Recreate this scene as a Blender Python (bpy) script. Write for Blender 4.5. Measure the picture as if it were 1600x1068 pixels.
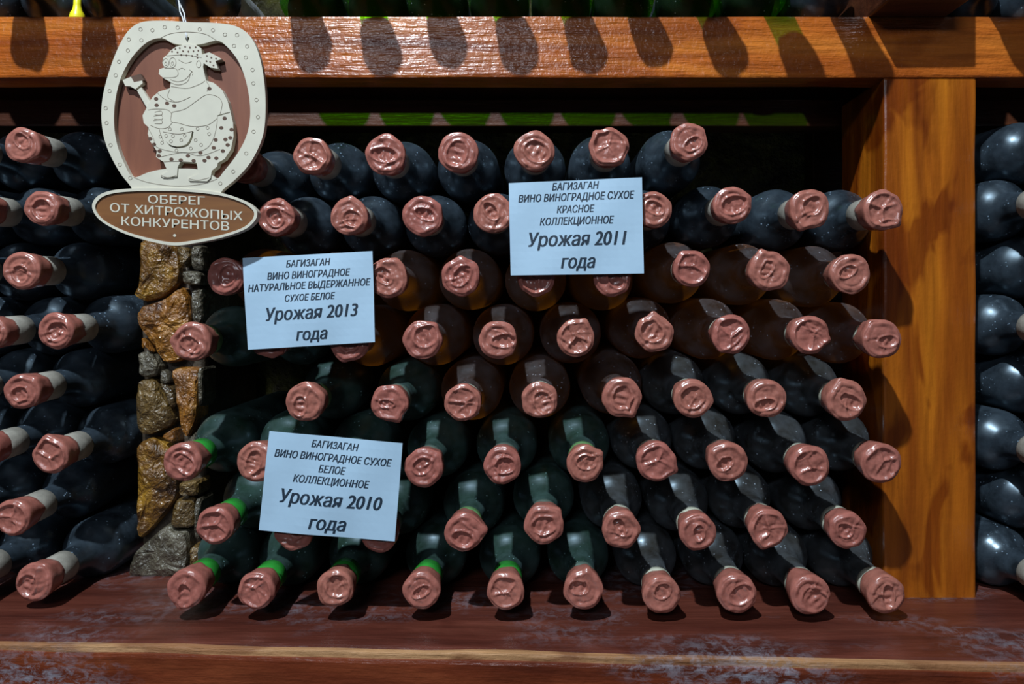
import bpy, bmesh, math, random
from mathutils import Vector, noise, Matrix

# ------------------------------------------------------------------ clear
for o in list(bpy.data.objects):
    bpy.data.objects.remove(o, do_unlink=True)
scene = bpy.context.scene
COL = scene.collection

# ------------------------------------------------------------------ camera
F_PX, W_PX, H_PX = 1130.0, 1600.0, 1068.0      # focal length in pixels, frame
VX, VY = 838.0, 488.0                          # where lines running into the rack meet
D = 0.735                                      # lens to the plane of the wax caps
Z0 = 1.30                                      # eye height
cam = bpy.data.cameras.new('camera')
cam.sensor_width = 36.0
cam.lens = F_PX / W_PX * 36.0
cam.shift_x = (W_PX / 2 - VX) / W_PX
cam.shift_y = (VY - H_PX / 2) / W_PX
cam.clip_start = 0.01
cam_o = bpy.data.objects.new('camera', cam)
COL.objects.link(cam_o)
cam_o.location = (0, -D, Z0)
cam_o.rotation_euler = (math.pi / 2, 0, 0)
scene.camera = cam_o

# ------------------------------------------------------------------ world, lights, exposure
wd = bpy.data.worlds.new('cellar_air')
scene.world = wd
wd.use_nodes = True
wd.node_tree.nodes['Background'].inputs['Color'].default_value = (0.55, 0.75, 1.0, 1)
wd.node_tree.nodes['Background'].inputs['Strength'].default_value = 0.028

def lamp(name, kind, loc, energy, color, target=None, **kw):
    l = bpy.data.lights.new(name, kind)
    l.energy = energy
    l.color = color
    for k, v in kw.items():
        setattr(l, k, v)
    o = bpy.data.objects.new(name, l)
    COL.objects.link(o)
    o.location = loc
    if target is not None:
        o.rotation_euler = (Vector(target) - Vector(loc)).to_track_quat('-Z', 'Y').to_euler()
    return o

# the cool ceiling lamp up to the left that throws the hard shadows
lamp('ceiling_lamp_offscreen', 'POINT', (-0.62, -1.45, Z0 + 2.2), 350, (0.82, 0.92, 1.0), shadow_soft_size=0.035)
# the cellar's strip lamp further back in the room, the sheen on the beam and the wax comes from it
lamp('strip_lamp_offscreen', 'AREA', (-0.7, -3.2, Z0 + 1.5), 24, (0.80, 0.88, 1.0), target=(0, 0, Z0), shape='RECTANGLE', size=1.2, size_y=0.3)

vs = scene.view_settings
vs.view_transform = 'Standard'
vs.look = 'None'
vs.gamma = 1
vs.use_curve_mapping = False
vs.exposure = 0.15

# ------------------------------------------------------------------ helpers
def P(px, py, d):
    """point seen at pixel (px, py) at distance d in front of the lens plane"""
    return Vector(((px - VX) * d / F_PX, d - D, Z0 + (VY - py) * d / F_PX))

def mesh_obj(name, verts, faces, mat, parent=None, smooth=True):
    me = bpy.data.meshes.new(name)
    me.from_pydata([tuple(v) for v in verts], [], faces)
    me.update()
    if smooth:
        me.polygons.foreach_set('use_smooth', [True] * len(me.polygons))
    me.materials.append(mat)
    return link(name, me, parent)

def link(name, me, parent=None):
    o = bpy.data.objects.new(name, me)
    COL.objects.link(o)
    if parent is not None:
        o.parent = parent
    return o

def tag(o, label=None, cat=None, group=None, kind=None):
    if label: o['label'] = label
    if cat: o['category'] = cat
    if group: o['group'] = group
    if kind: o['kind'] = kind
    return o

def empty(name, loc, label, cat, group=None):
    o = bpy.data.objects.new(name, None)
    o.empty_display_size = 0.02
    COL.objects.link(o)
    o.location = loc
    return tag(o, label, cat, group)

def bm_obj(name, bm, mat, parent=None, smooth=False):
    me = bpy.data.meshes.new(name)
    bm.normal_update()
    bm.to_mesh(me)
    bm.free()
    if smooth:
        me.polygons.foreach_set('use_smooth', [True] * len(me.polygons))
    me.materials.append(mat)
    return link(name, me, parent)

def timber(name, lo, hi, mat, parent, bev=0.003, wob=0.0, front_shift=None, seed=0):
    """a sawn timber from corner lo to corner hi, long axis cut into lengths, arrises rounded"""
    lo, hi = Vector(lo), Vector(hi)
    bm = bmesh.new()
    bmesh.ops.create_cube(bm, size=1)
    for v in bm.verts:
        v.co = Vector([lo[i] + (v.co[i] + 0.5) * (hi[i] - lo[i]) for i in range(3)])
    ax = max(range(3), key=lambda i: hi[i] - lo[i])
    es = [e for e in bm.edges if abs(e.verts[0].co[ax] - e.verts[1].co[ax]) > 1e-6]
    bmesh.ops.bevel(bm, geom=list(bm.edges), offset=bev, segments=2, profile=0.6, affect='EDGES')
    long_e = [e for e in bm.edges if abs(e.verts[0].co[ax] - e.verts[1].co[ax]) > 0.5 * (hi[ax] - lo[ax])]
    bmesh.ops.subdivide_edges(bm, edges=long_e, cuts=40, use_grid_fill=True)
    for v in bm.verts:
        if front_shift:
            t = (v.co.x - lo.x) / (hi.x - lo.x)
            if v.co.y < (lo.y + hi.y) / 2:
                v.co.y += front_shift * t
        if wob:
            n = noise.noise_vector(Vector((v.co.x, v.co.y, v.co.z)) * 14 + Vector((seed, seed, 0)))
            v.co += n * wob
    return bm_obj(name, bm, mat, parent, smooth=False)

# ------------------------------------------------------------------ materials
MATS = {}
class NT:
    def __init__(self, name):
        m = bpy.data.materials.new(name)
        m.use_nodes = True
        self.m, self.t = m, m.node_tree
        self.t.nodes.clear()
        self.out = self.t.nodes.new('ShaderNodeOutputMaterial')
        MATS[name] = m
    def n(self, typ, **kw):
        nd = self.t.nodes.new('ShaderNode' + typ)
        for k, v in kw.items():
            if k in nd.inputs.keys():
                self.set(nd.inputs[k], v)
            else:
                setattr(nd, k, v)
        return nd
    def set(self, sock, v):
        if isinstance(v, bpy.types.NodeSocket):
            self.t.links.new(v, sock)
        else:
            if sock.type == 'RGBA' and len(v) == 3:
                v = (*v, 1)
            sock.default_value = v
    def ramp(self, fac, stops):
        r = self.t.nodes.new('ShaderNodeValToRGB')
        el = r.color_ramp.elements
        el[0].position, el[0].color = stops[0][0], (*stops[0][1], 1)
        el[1].position, el[1].color = stops[-1][0], (*stops[-1][1], 1)
        for p, c in stops[1:-1]:
            e = el.new(p); e.color = (*c, 1)
        self.t.links.new(fac, r.inputs[0])
        return r.outputs[0]
    def mix(self, f, a, b, mode='MIX'):
        x = self.t.nodes.new('ShaderNodeMix')
        x.data_type = 'RGBA'; x.blend_type = mode
        self.set(x.inputs[0], f); self.set(x.inputs[6], a); self.set(x.inputs[7], b)
        return x.outputs[2]
    def math(self, op, a, b=0.0, clamp=False):
        x = self.t.nodes.new('ShaderNodeMath')
        x.operation = op; x.use_clamp = clamp
        self.set(x.inputs[0], a); self.set(x.inputs[1], b)
        return x.outputs[0]
    def coords(self, scale=(1, 1, 1), per_object=False, loc=(0, 0, 0)):
        tc = self.t.nodes.new('ShaderNodeTexCoord')
        mp = self.t.nodes.new('ShaderNodeMapping')
        mp.inputs['Scale'].default_value = scale
        mp.inputs['Location'].default_value = loc
        self.t.links.new(tc.outputs['Object'], mp.inputs['Vector'])
        if per_object:
            oi = self.t.nodes.new('ShaderNodeObjectInfo')
            ad = self.t.nodes.new('ShaderNodeVectorMath'); ad.operation = 'ADD'
            mu = self.t.nodes.new('ShaderNodeMath'); mu.operation = 'MULTIPLY'
            mu.inputs[1].default_value = 40.0
            self.t.links.new(oi.outputs['Random'], mu.inputs[0])
            self.t.links.new(mp.outputs[0], ad.inputs[0])
            self.t.links.new(mu.outputs[0], ad.inputs[1])
            return ad.outputs[0]
        return mp.outputs[0]
    def noise(self, vec, scale, detail=4, rough=0.55, dist=0.0):
        x = self.t.nodes.new('ShaderNodeTexNoise')
        self.t.links.new(vec, x.inputs['Vector'])
        x.inputs['Scale'].default_value = scale
        x.inputs['Detail'].default_value = detail
        x.inputs['Roughness'].default_value = rough
        x.inputs['Distortion'].default_value = dist
        return x.outputs[0]
    def bump(self, h, strength, dist=0.002):
        b = self.t.nodes.new('ShaderNodeBump')
        b.inputs['Strength'].default_value = strength
        b.inputs['Distance'].default_value = dist
        self.t.links.new(h, b.inputs['Height'])
        return b.outputs[0]
    def principled(self, **kw):
        p = self.t.nodes.new('ShaderNodeBsdfPrincipled')
        for k, v in kw.items():
            self.set(p.inputs[k.replace('_', ' ')], v)
        return p
    def done(self, sock):
        self.t.links.new(sock, self.out.inputs['Surface'])
        return self.m

def plain(name, col, rough=0.5, var=0.15, scale=60, bump=0.0, bscale=200, **kw):
    t = NT(name)
    v = t.coords(per_object=True)
    n = t.noise(v, scale)
    c = t.ramp(n, [(0.25, tuple(x * (1 - var) for x in col)), (0.75, tuple(min(1, x * (1 + var)) for x in col))])
    p = t.principled(Base_Color=c, Roughness=rough, **kw)
    if bump:
        t.set(p.inputs['Normal'], t.bump(t.noise(v, bscale), bump))
    return t.done(p.outputs[0])

def wood(name, dark, mid, light, axis, rough=0.28, bump=0.35, wear=0.0, wear_col=(0.35, 0.36, 0.42), stain=0.5, coat=0.3):
    t = NT(name)
    stretch = [1.0, 1.0, 1.0]
    stretch[axis] = 0.09
    v = t.coords(tuple(stretch))
    v2 = t.coords()
    grain = t.noise(v, 90, 6, 0.6, 0.6)
    rings = t.noise(v, 16, 3, 0.5, 1.6)
    base = t.ramp(rings, [(0.28, dark), (0.5, mid), (0.72, light)])
    fine = t.ramp(grain, [(0.3, (0.45, 0.40, 0.36)), (0.62, (1, 1, 1))])
    c = t.mix(0.7, base, fine, 'MULTIPLY')
    # dark varnish stains with soft edges
    sn = t.noise(t.coords(tuple(0.45 if i == axis else 1 for i in range(3)), loc=(3.1, 1.7, 0.4)), 13, 3, 0.5, 0.8)
    st = t.ramp(sn, [(0.49, (1, 1, 1)), (0.54, (0.55, 0.42, 0.36))])
    c = t.mix(stain, c, st, 'MULTIPLY')
    r = rough
    if wear:
        wn = t.noise(t.coords(tuple(0.35 if i == axis else 1 for i in range(3)), loc=(7, 2, 5)), 11, 3, 0.5, 0.3)
        ws = t.noise(t.coords((0.5, 0.5, 1)), 150, 6, 0.75, 0.5)
        m = t.math('MULTIPLY', t.ramp(wn, [(0.50, (0, 0, 0)), (0.66, (1, 1, 1))]), t.ramp(ws, [(0.45, (0, 0, 0)), (0.6, (1, 1, 1))]))
        m = t.math('MULTIPLY', m, wear, True)
        c = t.mix(m, c, wear_col)
    p = t.principled(Base_Color=c, Roughness=r, Coat_Weight=coat, Coat_Roughness=0.22)
    saw = t.noise(v, 240, 3, 0.6)
    peb = t.noise(v2, 130, 3, 0.6)
    h = t.math('ADD', t.math('MULTIPLY', saw, 0.7), t.math('MULTIPLY', peb, 0.5))
    nrm = t.bump(h, bump, 0.003)
    t.set(p.inputs['Normal'], nrm)
    t.set(p.inputs['Coat Normal'], nrm)
    return t.done(p.outputs[0])

wood('beam_wood', (0.26, 0.050, 0.006), (0.50, 0.125, 0.014), (0.66, 0.21, 0.026), 0, rough=0.30, bump=0.75, stain=0.45)
wood('post_wood', (0.26, 0.058, 0.004), (0.42, 0.115, 0.007), (0.55, 0.175, 0.010), 2, rough=0.30, bump=0.22, stain=1.0)
wood('ledge_wood', (0.075, 0.018, 0.012), (0.125, 0.032, 0.020), (0.17, 0.050, 0.032), 0, rough=0.40, bump=0.35, wear=0.5, wear_col=(0.24, 0.25, 0.30), stain=0.4)
wood('front_board_wood', (0.10, 0.020, 0.008), (0.18, 0.036, 0.012), (0.25, 0.06, 0.02), 0, rough=0.35, bump=0.4, wear=0.75, wear_col=(0.28, 0.28, 0.33), stain=0.4)
wood('raw_edge_wood', (0.34, 0.15, 0.06), (0.50, 0.27, 0.12), (0.60, 0.36, 0.20), 0, rough=0.6, bump=0.6, wear=0.5, stain=0.8, coat=0.0)
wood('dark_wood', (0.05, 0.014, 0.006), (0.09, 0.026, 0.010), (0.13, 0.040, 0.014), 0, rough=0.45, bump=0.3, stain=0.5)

def glass_mat(name, col, col2, dust_col, dust=0.5, trans=0.0, trans_col=(0, 0, 0), clear=0.0):
    """dusty bottle glass: dark glossy body, a film of pale dust in patches and specks"""
    t = NT(name)
    v = t.coords(per_object=True)
    n = t.noise(v, 22, 3)
    c = t.ramp(n, [(0.3, col), (0.75, col2)])
    p = t.principled(Base_Color=c, Roughness=t.ramp(t.noise(v, 30, 4, 0.6), [(0.35, (0.26, 0.26, 0.26)), (0.65, (0.42, 0.42, 0.42))]), IOR=1.5, Specular_IOR_Level=1.0, Specular_Tint=(0.65, 0.85, 1.0))
    sh = p.outputs[0]
    if trans:
        # wine-filled clear glass: lets tinted light in and scatters it round inside
        tr = t.n('BsdfTransparent', Color=trans_col)
        tl = t.n('BsdfTranslucent', Color=trans_col)
        g0 = t.n('MixShader', Fac=0.45)
        t.t.links.new(tr.outputs[0], g0.inputs[1]); t.t.links.new(tl.outputs[0], g0.inputs[2])
        g = t.n('MixShader', Fac=trans)
        t.t.links.new(sh, g.inputs[1]); t.t.links.new(g0.outputs[0], g.inputs[2])
        sh = g.outputs[0]
    if clear:
        tr = t.n('BsdfTransparent', Color=trans_col)
        g = t.n('MixShader', Fac=clear)
        t.t.links.new(sh, g.inputs[1]); t.t.links.new(tr.outputs[0], g.inputs[2])
        sh = g.outputs[0]
    d = t.n('BsdfDiffuse', Color=dust_col, Roughness=0.8)
    film = t.ramp(t.noise(v, 45, 5, 0.65), [(0.34, (0.15, 0.15, 0.15)), (0.66, (1, 1, 1))])
    fac = t.math('MULTIPLY', film, dust, True)
    vo = t.n('TexVoronoi', Scale=210.0)
    t.t.links.new(v, vo.inputs['Vector'])
    sp = t.ramp(vo.outputs['Distance'], [(0.12, (1, 1, 1)), (0.22, (0, 0, 0))])
    pick = t.ramp(t.noise(v, 70, 2), [(0.53, (0, 0, 0)), (0.62, (1, 1, 1))])
    fac = t.math('MAXIMUM', fac, t.math('MULTIPLY', sp, pick), True)
    m = t.n('MixShader', Fac=fac)
    t.t.links.new(sh, m.inputs[1]); t.t.links.new(d.outputs[0], m.inputs[2])
    return t.done(m.outputs[0])

glass_mat('glass_black', (0.003, 0.004, 0.006), (0.006, 0.009, 0.012), (0.24, 0.34, 0.44), 0.10)
glass_mat('glass_amber', (0.030, 0.012, 0.003), (0.055, 0.024, 0.005), (0.34, 0.34, 0.38), 0.13, trans=0.64, trans_col=(0.74, 0.40, 0.07))
glass_mat('glass_olive', (0.010, 0.007, 0.004), (0.018, 0.014, 0.007), (0.30, 0.36, 0.42), 0.12)
glass_mat('glass_green', (0.006, 0.014, 0.008), (0.010, 0.030, 0.014), (0.20, 0.34, 0.36), 0.12)
glass_mat('glass_clear_green', (0.010, 0.05, 0.006), (0.02, 0.10, 0.01), (0.2, 0.3, 0.25), 0.04, clear=0.85, trans_col=(0.42, 0.95, 0.03))

def wax_mat():
    t = NT('wax')
    v = t.coords(per_object=True)
    oi = t.n('ObjectInfo')
    a = t.mix(oi.outputs['Random'], (0.37, 0.125, 0.098), (0.40, 0.150, 0.110))
    n = t.noise(v, 120, 4)
    c = t.mix(1.0, a, t.ramp(n, [(0.3, (0.78, 0.76, 0.76)), (0.7, (1.1, 1.12, 1.14))]), 'MULTIPLY')
    p = t.principled(Base_Color=c, Roughness=0.24, Specular_IOR_Level=0.6, Subsurface_Weight=0.06, Subsurface_Scale=0.004)
    t.set(p.inputs['Normal'], t.bump(t.noise(v, 260, 3), 0.15, 0.002))
    return t.done(p.outputs[0])
wax_mat()
plain('band_paper', (0.30, 0.285, 0.245), 0.55, 0.25, 90, bump=0.2)
plain('band_pale', (0.50, 0.52, 0.42), 0.4, 0.2, 90)
plain('band_teal', (0.13, 0.19, 0.16), 0.4, 0.3, 70)
plain('band_pale_green', (0.16, 0.34, 0.13), 0.3, 0.3, 70)
plain('band_green', (0.028, 0.27, 0.035), 0.25, 0.35, 70)
plain('paper', (0.42, 0.60, 0.76), 0.55, 0.05, 30, bump=0.06, bscale=60)
plain('ink', (0.012, 0.028, 0.05), 0.6, 0.1)
plain('plywood', (0.62, 0.59, 0.48), 0.6, 0.07, 40)
plain('ply_engraved', (0.24, 0.20, 0.15), 0.7, 0.1)
plain('ply_burnt', (0.10, 0.05, 0.03), 0.7, 0.2)
plain('string', (0.62, 0.64, 0.66), 0.7, 0.15)
plain('foil', (0.62, 0.66, 0.70), 0.30, 0.2, Metallic=0.5)
plain('yellow_glow', (0.80, 0.75, 0.02), 0.35, 0.1)  # flat yellow for the glowing spot above the beam
plain('mortar', (0.060, 0.045, 0.030), 0.5, 0.5, 60, bump=0.8)

def ply_brown(name, a, b, axis):
    t = NT(name)
    s = [1, 1, 1]; s[axis] = 0.12
    n = t.noise(t.coords(tuple(s)), 60, 4, 0.6, 0.8)
    p = t.principled(Base_Color=t.ramp(n, [(0.3, a), (0.75, b)]), Roughness=0.55)
    return t.done(p.outputs[0])
ply_brown('ply_brown', (0.150, 0.045, 0.022), (0.23, 0.078, 0.038), 2)
ply_brown('plate_brown', (0.15, 0.052, 0.012), (0.24, 0.095, 0.022), 0)

def stone_mat(name, a, b, c3):
    t = NT(name)
    v = t.coords(per_object=True)
    n = t.noise(v, 26, 6, 0.65, 0.5)
    c = t.ramp(n, [(0.32, a), (0.5, b), (0.68, c3)])
    p = t.principled(Base_Color=c, Roughness=0.25, Coat_Weight=0.6, Coat_Roughness=0.12)
    h = t.math('ADD', t.noise(v, 60, 5, 0.6), t.math('MULTIPLY', t.noise(v, 200, 3), 0.4))
    nr = t.bump(h, 1.0, 0.008)
    t.set(p.inputs['Normal'], nr); t.set(p.inputs['Coat Normal'], nr)
    return t.done(p.outputs[0])
stone_mat('stone_gold', (0.035, 0.014, 0.005), (0.17, 0.075, 0.012), (0.42, 0.22, 0.025))
stone_mat('stone_orange', (0.07, 0.025, 0.007), (0.25, 0.095, 0.014), (0.42, 0.19, 0.03))
stone_mat('stone_brown', (0.035, 0.022, 0.010), (0.11, 0.065, 0.020), (0.20, 0.12, 0.035))
stone_mat('stone_grey', (0.035, 0.030, 0.020), (0.10, 0.085, 0.058), (0.20, 0.18, 0.13))
stone_mat('moss_wall', (0.03, 0.022, 0.010), (0.13, 0.12, 0.035), (0.32, 0.32, 0.07))

# ------------------------------------------------------------------ setting: back wall of rough mossy stone
LEDGE_Z = Z0 - 0.318
def back_wall():
    nx, nz = 140, 70
    x0, x1, z0, z1 = -1.75, 1.55, Z0 - 0.45, Z0 + 0.75
    vs_, fs = [], []
    for j in range(nz + 1):
        for i in range(nx + 1):
            x = x0 + (x1 - x0) * i / nx
            z = z0 + (z1 - z0) * j / nz
            n = noise.fractal(Vector((x * 9, z * 12, 1.3)), 0.8, 2.1, 4)
            vs_.append((x, 0.375 + 0.012 * n, z))
    for j in range(nz):
        for i in range(nx):
            a = j * (nx + 1) + i
            fs.append((a, a + 1, a + nx + 2, a + nx + 1))
    base = len(vs_)
    vs_ += [(x0, 0.45, z0), (x1, 0.45, z0), (x1, 0.45, z1), (x0, 0.45, z1)]
    fs.append((base + 3, base + 2, base + 1, base))
    o = mesh_obj('wall_back', vs_, fs, MATS['moss_wall'])
    tag(o, 'rough mossy stone wall behind the bottles', 'wall', kind='structure')
back_wall()

# ------------------------------------------------------------------ the timber rack
rack = empty('wine_rack', (0, 0.1, LEDGE_Z - 0.3), 'varnished orange-brown timber wine rack with beam, post and worn ledge', 'wine rack')
rack_inv = Matrix.Translation(-rack.location)
def rtimber(*a, **k):
    o = timber(*a, rack, **k)
    o.data.transform(rack_inv)
    return o
XL, XR = -1.7, 1.5
BEAM_Y = 0.07
b_top, b_bot = P(0, 25, D + BEAM_Y).z, P(0, 121, D + BEAM_Y).z
rtimber('beam', (XL, BEAM_Y, b_bot), (XR, BEAM_Y + 0.038, b_top), MATS['beam_wood'], bev=0.003, wob=0.0012)
PLANK_TOP = b_top + 0.002
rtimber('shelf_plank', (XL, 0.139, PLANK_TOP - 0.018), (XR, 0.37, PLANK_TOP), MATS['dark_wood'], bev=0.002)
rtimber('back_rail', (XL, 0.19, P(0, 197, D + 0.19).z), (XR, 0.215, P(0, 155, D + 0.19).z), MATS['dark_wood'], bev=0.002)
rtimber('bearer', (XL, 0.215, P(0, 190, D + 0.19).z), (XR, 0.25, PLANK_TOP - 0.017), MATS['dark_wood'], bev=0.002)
POST_Y = 0.072
px0, px1 = P(1381, 0, D + POST_Y).x, P(1525, 0, D + POST_Y).x
rtimber('post', (px0, POST_Y, LEDGE_Z - 0.005), (px1, 0.185, b_bot + 0.001), MATS['post_wood'], bev=0.003, wob=0.0008)
rtimber('upper_post', (P(1388, 0, D + 0.024).x, 0.024, b_top - 0.001), (P(1518, 0, D + 0.024).x, 0.17, Z0 + 0.688), MATS['dark_wood'], bev=0.003)
# unseen tier overhead, added to shade the back wall and upper bottles
rtimber('shade_tier_beam', (XL, BEAM_Y, Z0 + 0.64), (XR, BEAM_Y + 0.038, Z0 + 0.71), MATS['beam_wood'], bev=0.003)
rtimber('shade_tier_plank', (XL, BEAM_Y + 0.036, Z0 + 0.685), (XR, 0.37, Z0 + 0.703), MATS['dark_wood'], bev=0.002)
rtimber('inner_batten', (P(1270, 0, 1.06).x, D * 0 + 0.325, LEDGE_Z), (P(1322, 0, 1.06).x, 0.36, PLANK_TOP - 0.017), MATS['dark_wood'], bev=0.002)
# ledge and the board in front of it (front edge runs slightly nearer on the post side)
rtimber('ledge_board', (XL, 0.0234, LEDGE_Z - 0.03), (XR, 0.37, LEDGE_Z), MATS['ledge_wood'], bev=0.004, front_shift=-0.146)
rtimber('worn_edge', (XL, 0.0179, LEDGE_Z - 0.010), (XR, 0.0309, LEDGE_Z - 0.0015), MATS['raw_edge_wood'], bev=0.002, wob=0.0022, front_shift=-0.146)
for v in rack.children[-1].data.vertices:      # keep the strip's back parallel to its front
    t = (v.co.x + rack.location.x - XL) / (XR - XL)
    if v.co.y + rack.location.y > 0.0244 - 0.00001:
        v.co.y += -0.146 * t
rtimber('front_board', (XL, 0.0154, LEDGE_Z - 0.16), (XR, 0.0474, LEDGE_Z - 0.0075), MATS['front_board_wood'], bev=0.004, wob=0.0008, front_shift=-0.146)

# ------------------------------------------------------------------ stone pillar
PD = D + 0.145
pil_base = Vector((P(262, 0, PD).x, 0.20, LEDGE_Z))
pillar = empty('stone_pillar', pil_base, 'narrow pillar of glossy brown and golden stones standing on the ledge', 'pillar')
def pillar_core():
    bm = bmesh.new()
    bmesh.ops.create_cube(bm, size=1)
    bmesh.ops.subdivide_edges(bm, edges=list(bm.edges), cuts=14, use_grid_fill=True)
    lo = Vector((P(224, 0, PD + 0.012).x, 0.157, LEDGE_Z - 0.002)); hi = Vector((P(316, 0, PD + 0.012).x, 0.33, PLANK_TOP - 0.016))
    for v in bm.verts:
        v.co = Vector([lo[i] + (v.co[i] + 0.5) * (hi[i] - lo[i]) for i in range(3)])
        v.co += noise.noise_vector(v.co * 60) * 0.0025
        v.co -= pil_base
    bm_obj('mortar_core', bm, MATS['mortar'], pillar, smooth=True)
pillar_core()
def stone(poly, mat, seed, proud=0.010):
    """a stone from its outline (photo pixels at the pillar's face): rounded, uneven face, real thickness"""
    rnd = random.Random(seed)
    pts = []
    n = len(poly)
    for i in range(n):
        a, b = Vector(poly[i]), Vector(poly[(i + 1) % n])
        for k in range(4):
            q = a.lerp(b, k / 4)
            nz = noise.noise_vector(Vector((q.x * 0.05, q.y * 0.05, seed)))
            pts.append((q.x + nz.x * 2.2, q.y + nz.y * 2.2))
    # one smoothing pass so corners are not razor-sharp
    m = len(pts)
    pts = [((pts[i - 1][0] + 2 * pts[i][0] + pts[(i + 1) % m][0]) / 4, (pts[i - 1][1] + 2 * pts[i][1] + pts[(i + 1) % m][1]) / 4) for i in range(m)]
    cx = sum(p[0] for p in pts) / m; cy = sum(p[1] for p in pts) / m
    vs_, fs = [], []
    tilt = (rnd.uniform(-1, 1), rnd.uniform(-1, 1))
    rings = [(1.0, 0.030), (1.0, 0.004), (0.95, -0.003), (0.80, -0.006), (0.58, -0.007), (0.30, -0.008)]
    for s, y in rings:
        for (x, yy) in pts:
            q = P(cx + (x - cx) * s, cy + (yy - cy) * s, PD)
            bump_ = noise.fractal(q * 55 + Vector((seed, 0, 0)), 0.8, 2.0, 3) * 0.0035 if y < 0.0 else 0
            fac = noise.cell(q * 70) * 0.0012 if y < 0 else 0
            t = (tilt[0] * (x - cx) + tilt[1] * (yy - cy)) * 0.00006
            q.y += y - proud + 0.008 + bump_ + fac + (t if y < 0.01 else 0)
            vs_.append(q - pil_base)
    for r in range(len(rings) - 1):
        for i in range(m):
            fs.append((r * m + i, r * m + (i + 1) % m, (r + 1) * m + (i + 1) % m, (r + 1) * m + i))
    q = P(cx, cy, PD); q.y += -0.008 - proud + 0.008
    vs_.append(q - pil_base)
    c = len(vs_) - 1
    l = (len(rings) - 1) * m
    for i in range(m):
        fs.append((l + i, l + (i + 1) % m, c))
    fs.append(tuple(reversed(range(m))))
    o = mesh_obj('stone', vs_, fs, MATS[mat], pillar, smooth=False)
def c6(pts): return [(190 + x / 3.953, 370 + y / 3.956) for x, y in pts]
def c7(pts): return [(190 + x / 3.445, 620 + y / 3.445) for x, y in pts]
stones = [
    (c6([(125, -330), (300, -340), (310, -190), (130, -180)]), 'stone_brown'),
    (c6([(310, -340), (500, -330), (505, -150), (320, -170)]), 'stone_grey'),
    (c6([(120, -170), (320, -175), (335, -20), (125, 5)]), 'stone_gold'),
    (c6([(340, -150), (510, -145), (512, 10), (350, 20)]), 'stone_brown'),
    (c6([(130, 20), (250, 10), (350, 60), (372, 190), (360, 290), (260, 375), (150, 405), (85, 365), (135, 260)]), 'stone_gold'),
    (c6([(360, 60), (430, 70), (445, 130), (420, 190), (380, 185)]), 'stone_brown'),
    (c6([(440, 60), (515, 50), (515, 220), (440, 200)]), 'stone_grey'),
    (c6([(385, 210), (510, 215), (510, 300), (385, 295)]), 'stone_grey'),
    (c6([(280, 390), (390, 305), (425, 380), (435, 500), (430, 620), (375, 770), (270, 785), (190, 640), (120, 540), (105, 480), (135, 425)]), 'stone_orange'),
    (c6([(435, 320), (512, 310), (515, 540), (450, 560)]), 'stone_grey'),
    (c6([(125, 620), (170, 640), (215, 715), (190, 690), (135, 690)]), 'stone_orange'),
    (c6([(115, 710), (195, 695), (260, 800), (235, 855), (170, 875), (130, 850)]), 'stone_grey'),
    (c6([(265, 815), (300, 830), (310, 895), (280, 910), (250, 890)]), 'stone_grey'),
    (c6([(315, 805), (485, 800), (480, 1000), (470, 1130), (420, 1240), (380, 1200), (355, 1020)]), 'stone_orange'),
    (c6([(125, 880), (220, 870), (290, 1010), (345, 1130), (300, 1180), (180, 1225), (105, 1200), (108, 1000)]), 'stone_brown'),
    (c6([(290, 905), (330, 930), (345, 1040), (320, 1060), (245, 890)]), 'stone_brown'),
    (c6([(490, 810), (518, 805), (520, 1010), (490, 1060)]), 'stone_grey'),
    (c7([(230, 205), (300, 160), (312, 235), (300, 250)]), 'stone_orange'),
    (c7([(375, 215), (415, 180), (425, 330), (330, 280)]), 'stone_grey'),
    (c7([(100, 240), (170, 212), (230, 240), (290, 270), (312, 440), (300, 540), (240, 620), (150, 720), (95, 770), (80, 700), (95, 480)]), 'stone_gold'),
    (c7([(320, 450), (425, 440), (430, 530), (325, 525)]), 'stone_brown'),
    (c7([(300, 545), (400, 540), (400, 700), (275, 705), (275, 620)]), 'stone_brown'),
    (c7([(408, 540), (436, 540), (436, 780), (400, 760)]), 'stone_grey'),
    (c7([(120, 790), (255, 675), (300, 715), (365, 720), (375, 800), (365, 930), (250, 965), (90, 972), (42, 955), (75, 840)]), 'stone_grey'),
    (c7([(380, 790), (432, 800), (435, 985), (372, 985)]), 'stone_brown'),
]
for i, (poly, mat) in enumerate(stones):
    stone(poly, mat, 11 + i * 3, proud=0.008 + 0.004 * ((i * 7) % 3) / 2)

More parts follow.
